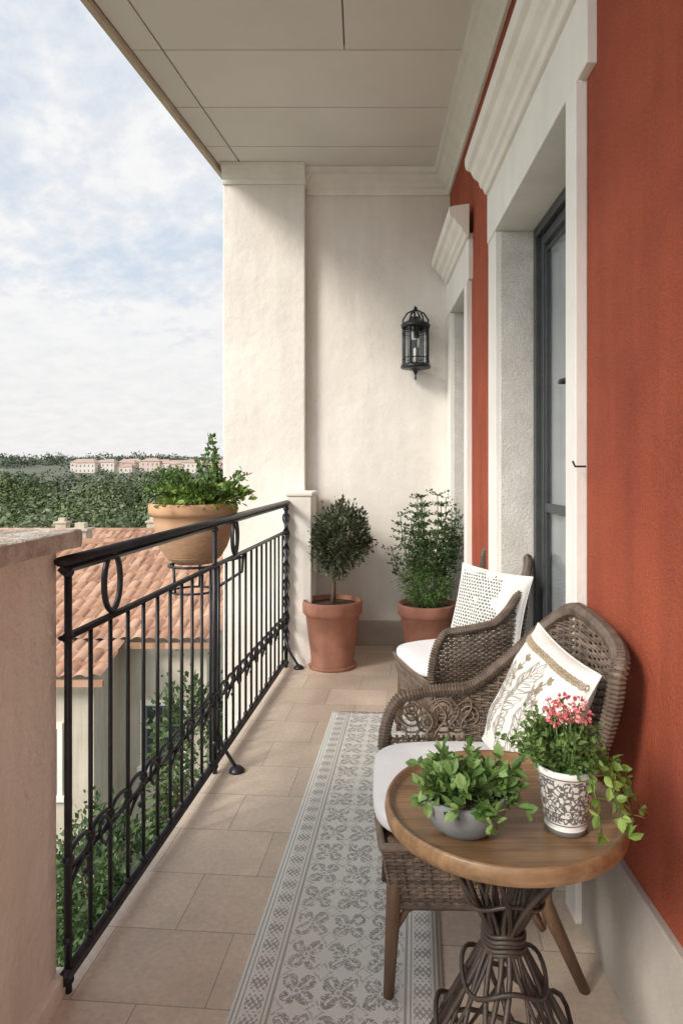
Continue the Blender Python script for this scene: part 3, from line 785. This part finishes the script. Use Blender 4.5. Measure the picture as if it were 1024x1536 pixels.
m=MB(); m.lathe([(.0001,z0+.02),(.016,z0+.02),(.016,z0+.13),(.0001,z0+.14)],n=16); m.obj('candle',[trim],parent=ln)
m=MB(); m.tube([(.02,0,z0+.14),(.02,0,z0+.2),(-.02,0,z0+.2),(-.02,0,z0+.26)],.012,8); m.obj('bulb',[curt],parent=ln)
# ================================================================= OUTSIDE
def hz(x,y):
    h=-7.0
    if y>280: h+=8*sm((y-280)/150)
    if y>440: h+=7*sm((y-440)/260)
    if y>200: h+= (noise.noise(Vector((x*.006,y*.006,0)))*3+noise.noise(Vector((x*.02,y*.02,4)))*1)*sm((y-200)/300)
    if y>800: h+=26*sm((y-800)/700)*(.5+noise.noise(Vector((x*.0017,.3,2))))
    return h
ys=np.concatenate([np.linspace(-60,200,20),np.linspace(210,1500,70),np.linspace(1600,6000,12)])
xs=np.concatenate([np.linspace(-5000,-800,10),np.linspace(-760,400,90),np.linspace(500,5000,10)])
V=np.array([(x,y,hz(x,y)) for y in ys for x in xs]); nx=len(xs)
F=[(j*nx+i,j*nx+i+1,(j+1)*nx+i+1,(j+1)*nx+i) for j in range(len(ys)-1) for i in range(nx-1)]
npmesh('ground',V,F,[M('ground_earth',(.085,.10,.065),(.14,.145,.10),.95,.15,[(2,.5,.1)])],None,True)
m=MB(); m.box(-9,-1.3,7.0,8.6,-6.99,-6.93); m.box(-6.2,-5.0,8.6,12.4,-6.99,-6.94); m.obj('garden_path',[M('path_paving',(.38,.35,.31),(.5,.47,.42),.9,3,[(30,.4,.01)])],bevel=.01)
P=np.stack([rng.uniform(-9,-1.2,12000),rng.uniform(3.5,12,12000),np.full(12000,-6.99)],1)
msk=~((P[:,1]>6.9)&(P[:,1]<8.7)); P=P[msk]
leaves('lawn_grass',P,np.tile((0,0,1.),(len(P),1)),rng.uniform(.12,.4,len(P)),grassm,NAR,.35)
def tile_roof(xa,xb,y0,z0_,y1,z1_,nm='roof'):
    cols=int((xb-xa)/.24); rowsn=max(2,int(math.hypot(y1-y0,z1_-z0_)/.36)); q=6
    V=[];F=[]
    nx=cols*q+1
    for j in range(rowsn):
        for e_ in (0,1):
            t=(j+e_)/rowsn
            for i in range(nx):
                x=xa+(xb-xa)*i/(nx-1); ph=(i%q)/q
                h=.055*abs(math.sin(math.pi*ph))**.8 + (.045 if e_==0 else 0)+.012*math.sin(i//q*7.3+j*3.1)
                V.append((x,y0+(y1-y0)*t,z0_+(z1_-z0_)*t+h))
    for j in range(rowsn*2-1):
        for i in range(nx-1): a=j*nx+i; F.append((a,a+1,a+nx+1,a+nx))
    return V,F
def tile_mat():
    m,nt,b=newmat('roof_tile'); o=coords(nt)
    mp=nt.nodes.new('ShaderNodeMapping'); mp.inputs['Scale'].default_value=(1/.24,1/.34,0); nt.links.new(o,mp.inputs[0])
    fl=nt.nodes.new('ShaderNodeVectorMath'); fl.operation='FLOOR'; nt.links.new(mp.outputs[0],fl.inputs[0])
    wn=nt.nodes.new('ShaderNodeTexWhiteNoise'); nt.links.new(fl.outputs[0],wn.inputs['Vector'])
    k=N(nt,wn.outputs[0])*.6+N(nt,noisen(nt,o,1.2,5))*.5
    c=ramp(nt,k.s,[(.1,(.27,.14,.09)),(.5,(.42,.235,.15)),(.95,(.55,.36,.25))])
    nt.links.new(c,b.inputs['Base Color']); b.inputs['Roughness'].default_value=.85; return m
tilem=tile_mat(); housew=M('house_render',(.50,.44,.34),(.62,.56,.46),.9,1.5,[(20,.3,.01)],streak=.15)
shut=M('shutter_grey',(.10,.12,.12),(.15,.17,.17),.6,8)
pane=M('dark_pane',(.03,.035,.04),(.06,.065,.07),.15,2)
def house(name,ox,oy,oz,w=9,d=7,wing=True,eave=-1.95,ridge=-.55):
    e=empty(name,(ox,oy,oz))
    m=MB(); m.box(-w,0,0,d,-7-oz,eave)
    m.add([(-w,0,eave),(0,0,eave),(0,d,eave),(-w,d,eave),(-w,d/2,ridge-.1),(0,d/2,ridge-.1)],[(0,3,4),(1,5,2)],False)
    if wing: m.box(-w+.0,-1.75,-1.2,0.01,-7-oz,eave-.32)
    m.obj('walls',[housew],parent=e)
    V,F=tile_roof(-w-.3,.3,-.35,eave-.08,d/2,ridge); npmesh('roof',np.array(V),F,[tilem],e)
    V,F=tile_roof(-w-.3,.3,d+.35,eave-.08,d/2,ridge); npmesh('roof_back',np.array(V),[f[::-1] for f in F],[tilem],e)
    if wing:
        V,F=tile_roof(-w-.3,-1.5,-1.55,eave-.42,-.3,eave-.06); npmesh('roof_wing',np.array(V),F,[tilem],e)
    m=MB(); m.tube([(-w-.3,d/2,ridge+.03),(.3,d/2,ridge+.03)],.11,8); m.box(-w-.35,.34,-.36,-.30,eave-.2,eave-.09)
    if wing: m.box(-w-.35,-1.45,-1.58,-1.5,eave-.54,eave-.43)
    m.obj('ridge_and_gutter',[tilem],parent=e)
    m=MB()
    for cx,cy in ((-w*.46,d*.56),(-w*.15,d*.62)): m.box(cx-.2,cx+.2,cy-.2,cy+.2,ridge-.5,ridge+.30); m.box(cx-.25,cx+.25,cy-.26,cy+.26,ridge+.30,ridge+.36); m.box(cx-.12,cx+.12,cy-.12,cy+.12,ridge+.36,ridge+.5)
    m.obj('chimneys',[housew],parent=e)
    m=MB(); m2=MB(); m3=MB()
    ws=[]
    for zc in (eave-2.0,eave-4.4):
        for xx in (-w+1.2,-w+2.9,-2.75): ws.append((xx,-1.2 if wing else 0,zc))
        ws.append((-.85,0,zc))
    for xx,yy,zc in ws:
        a,b_=xx-.36,xx+.36; z_0,z_1=zc-.6,zc+.6
        m.box(a-.09,a,yy-.05,yy+.02,z_0,z_1); m.box(b_,b_+.09,yy-.05,yy+.02,z_0,z_1); m.box(a-.09,b_+.09,yy-.055,yy+.02,z_1,z_1+.1); m.box(a-.14,b_+.14,yy-.1,yy+.02,z_0-.09,z_0)
        m2.box(a,b_,yy-.012,yy+.01,z_0,z_1)
        for q in (a+.02,xx,b_-.02): m3.box(q-.02,q+.02,yy-.03,yy-.013,z_0,z_1)
        for q in (z_0+.02,zc-.2,zc+.2,z_1-.02): m3.box(a,b_,yy-.029,yy-.0135,q-.018,q+.018)
    m.obj('window_surrounds',[trim],parent=e); m2.obj('window_panes',[pane],parent=e); m3.obj('window_frames',[shut],parent=e)
    return e
house('neighbour_house',-3.1,13.2,0)
house('neighbour_house',-6.6,22.5,-.05,w=11,d=6,wing=False,eave=-2.1,ridge=-1.0)
def tree(name,x,y,base_z,top_z,rad,n,leaf,mat,rz=None):
    e=empty(name,(x,y,0)); H=top_z-base_z; rz=rz or H*.33; cz=top_z-rz
    m=MB(); m.tube([(0,0,base_z),(.05*H*.1,0,base_z+H*.3),(-.03,.05,cz)],[H*.035,H*.026,H*.012],8)
    for i in range(9):
        d=unit(rng.normal(0,1,(1,3)))[0]; d[2]=abs(d[2])*.7
        s0=np.array((0,0,base_z+H*random.uniform(.28,.5))); t0=np.array((0,0,cz))+d*np.array((rad,rad,rz))*.8
        m.tube([s0,(s0+t0)/2+np.array((0,0,-.05*H)),t0],[H*.016,H*.01,H*.003],6)
    m.obj('trunk',[bark],parent=e)
    P,A=blob((0,0,cz),(rad,rad,rz),n,.3,max(20,n//110),.45)
    leaves('crown',P,A,rng.uniform(leaf*.6,leaf*1.3,n),mat,DIA,.5,e)
    return e
tree('garden_tree',-2.35,9.2,-7,-1.55,.6,5000,.10,lf_tree,1.6)
tree('garden_tree',-3.3,8.6,-7,-3.0,.65,4500,.10,lf_dark,1.2)
tree('garden_tree',-2.1,7.5,-7,-3.2,.5,4200,.09,lf_tree,1.1)
tree('garden_tree',-4.3,9.6,-7,-4.0,.75,4500,.10,lf_dark,1.2)
tree('garden_tree',-2.7,6.2,-7,-4.2,.55,4500,.09,lf_dark,1.0)
P=[];A=[]
for (x,y,r_) in ((-4.6,10.9,.7),(-3.5,11.6,.8),(-7.2,10.8,.8),(-2.2,10.5,.9),(-1.8,5.9,.7),(-4.3,6.2,.6),(-2.6,12.2,.9)):
    p,a=blob((x,y,-6.5),(r_,r_,r_*.9),1800,.3,40,.5); P.append(p);A.append(a)
leaves('garden_shrubs',np.vstack(P),np.vstack(A),rng.uniform(.06,.14,1800*7),lf_tree,DIA)
# forest: rows of separate rounded crowns stepping up with distance
sets=[[[],[],[]] for _ in range(3)]
nT=84
for i in range(nT):
    t=i/nT; y=30+ t**1.5*125; x=-rng.uniform(.06,.82)*y*1.05+ rng.uniform(-3,3)
    r_=rng.uniform(1.7,3.6)*(1+y/110); top=-2.5+3.1*((y-30)/125)**.5+rng.uniform(-.8,.6)*(1+y/160)
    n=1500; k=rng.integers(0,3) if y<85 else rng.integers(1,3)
    p,a=blob((x,y,top-r_*.8),(r_,r_,r_*.8),n,.34,20,.66,True); nrm=unit(a*.8+1.0*unit(p-np.array((x,y,top-r_*1.2)))+np.array((0,0,.3)))
    T_=sets[k]; T_[0].append(p);T_[1].append(nrm); T_[2].append(rng.uniform(.12,.26,n)*(1+y/90))
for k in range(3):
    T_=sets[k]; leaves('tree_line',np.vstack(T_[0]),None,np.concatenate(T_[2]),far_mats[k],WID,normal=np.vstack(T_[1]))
P=[];A=[];S=[]
for i in range(560):
    if i<230: y=rng.uniform(175,385); r_=rng.uniform(2.5,4.8); 
    else: y=rng.uniform(468,760); r_=rng.uniform(3.5,8)
    x=-rng.uniform(.0,.75)*y*1.05
    h=hz(x,y)
    if i<230: h=min(h,-4.4)
    p,a=blob((x,y,h+r_*.5),(r_*1.3,r_*1.3,r_*.8),110,.4,9,.6,True); P.append(p);A.append(unit(a+np.array((0,0,.3)))); S.append(rng.uniform(.8,1.6,110)*(1 if i<230 else 1.4))
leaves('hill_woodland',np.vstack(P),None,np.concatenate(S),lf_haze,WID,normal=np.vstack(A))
e=empty('hillside_village'); m=MB(); mr=MB(); mw=MB()
for i in range(46):
    y=random.uniform(385,460); x=-y*random.choice([random.uniform(.29,.43),random.uniform(.29,.43),random.uniform(.20,.30)]); w_=random.uniform(6,13); d_=random.uniform(7,10); h0=hz(x,y)-1; hh=random.uniform(4,7.5)
    m.cur=random.choice([0,0,1]); m.box(x-w_/2,x+w_/2,y,y+d_,h0,h0+hh)
    z=h0+hh; v=[(x-w_/2-.4,y-.4,z),(x+w_/2+.4,y-.4,z),(x+w_/2+.4,y+d_+.4,z),(x-w_/2-.4,y+d_+.4,z),(x-w_/4,y+d_/2,z+2),(x+w_/4,y+d_/2,z+2)]
    mr.add(v,[(0,1,5,4),(1,2,5),(2,3,4,5),(3,0,4),(3,2,1,0)],False)
    for fl in range(2):
        k=int(w_/2.4)
        for j in range(k):
            cx=x-w_/2+(j+.5)*w_/k; zz=h0+hh-1.9-fl*2.9; mw.box(cx-.4,cx+.4,y-.06,y+.05,zz-.6,zz+.7)
m.obj('houses',[M('village_wall',(.60,.53,.47),(.68,.62,.56),.9,.1),M('village_pink',(.56,.45,.40),(.62,.51,.45),.9,.1)],parent=e)
mr.obj('roofs',[M('village_roof',(.38,.26,.21),(.46,.33,.27),.9,.2)],parent=e); mw.obj('windows',[M('far_window',(.2,.2,.2),(.26,.26,.27),.8,1)],parent=e)
# ================================================================= LIGHT / SKY
SE,SRot=R(31),R(228)
sv=Vector((math.sin(SRot)*math.cos(SE),math.cos(SRot)*math.cos(SE),math.sin(SE)))
w=bpy.data.worlds.new('World'); scene.world=w; w.use_nodes=True; nt=w.node_tree
bg=nt.nodes['Background']; bg.inputs[1].default_value=.15
sk=nt.nodes.new('ShaderNodeTexSky'); sk.sky_type='NISHITA'; sk.sun_disc=False; sk.sun_elevation=SE; sk.sun_rotation=SRot; sk.air_density=1.2; sk.dust_density=2.0
tc=nt.nodes.new('ShaderNodeTexCoord'); sx=nt.nodes.new('ShaderNodeSeparateXYZ'); nt.links.new(tc.outputs['Generated'],sx.inputs[0])
x,y,z=(N(nt,sx.outputs[i]) for i in range(3))
zz=z.mx(0)+.16
cb=nt.nodes.new('ShaderNodeCombineXYZ'); nt.links.new((x/zz).s,cb.inputs[0]); nt.links.new((y/zz*.9+x/zz*.35).s,cb.inputs[1]); cb.inputs[2].default_value=1.7
n1=noisen(nt,cb.outputs[0],1.1,8,.6); n2=noisen(nt,cb.outputs[0],6.5,6,.62)
d=N(nt,n1)*.55+N(nt,n2)*.47
hzn=(z*-3.0+1).mx(0).pw(1.2)*.33
d=d+hzn
mask=ramp(nt,d.s,[(.42,(0,0,0)),(.60,(1,1,1))])
shade=ramp(nt,n2,[(.3,(5.7,5.78,5.95)),(.65,(6.3,6.3,6.28))])
base_=mixc(nt,.86,sk.outputs[0],(4.5,5.1,5.85))
cc=mixc(nt,mask,base_,shade)
hw=ramp(nt,z.s,[(.0,(.98,.96,.93)),(.22,(1,1,1))]); cc=mixc(nt,1.0,cc,hw,'MULTIPLY')
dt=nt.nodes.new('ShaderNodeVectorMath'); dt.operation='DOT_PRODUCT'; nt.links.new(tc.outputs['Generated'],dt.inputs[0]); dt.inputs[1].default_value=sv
au=N(nt,dt.outputs['Value']).mx(0).pw(3)*1.9+1  # sky glow around the sun, out of view, added to raise the fill light
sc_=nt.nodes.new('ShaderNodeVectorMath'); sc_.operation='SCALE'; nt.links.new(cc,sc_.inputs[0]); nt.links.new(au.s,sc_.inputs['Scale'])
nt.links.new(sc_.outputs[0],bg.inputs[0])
sun=bpy.data.lights.new('sun','SUN'); sun.energy=2.9; sun.angle=R(16); sun.color=(1,.92,.81)
so=bpy.data.objects.new('sun',sun); scene.collection.objects.link(so); so.rotation_euler=(-sv).to_track_quat('-Z','Y').to_euler()
# ================================================================= CAMERA
cd=bpy.data.cameras.new('camera'); cam=bpy.data.objects.new('camera',cd); scene.collection.objects.link(cam); scene.camera=cam
cam.location=(0,0,1.3); cam.rotation_euler=(R(90),0,0); cd.sensor_fit='HORIZONTAL'; cd.sensor_width=36; cd.lens=1000/1024*36
cd.shift_x=-33/1024; cd.shift_y=-63/1024; cd.clip_end=9000; cd.clip_start=.02
scene.view_settings.view_transform='Standard'; scene.view_settings.look='None'; scene.view_settings.exposure=0
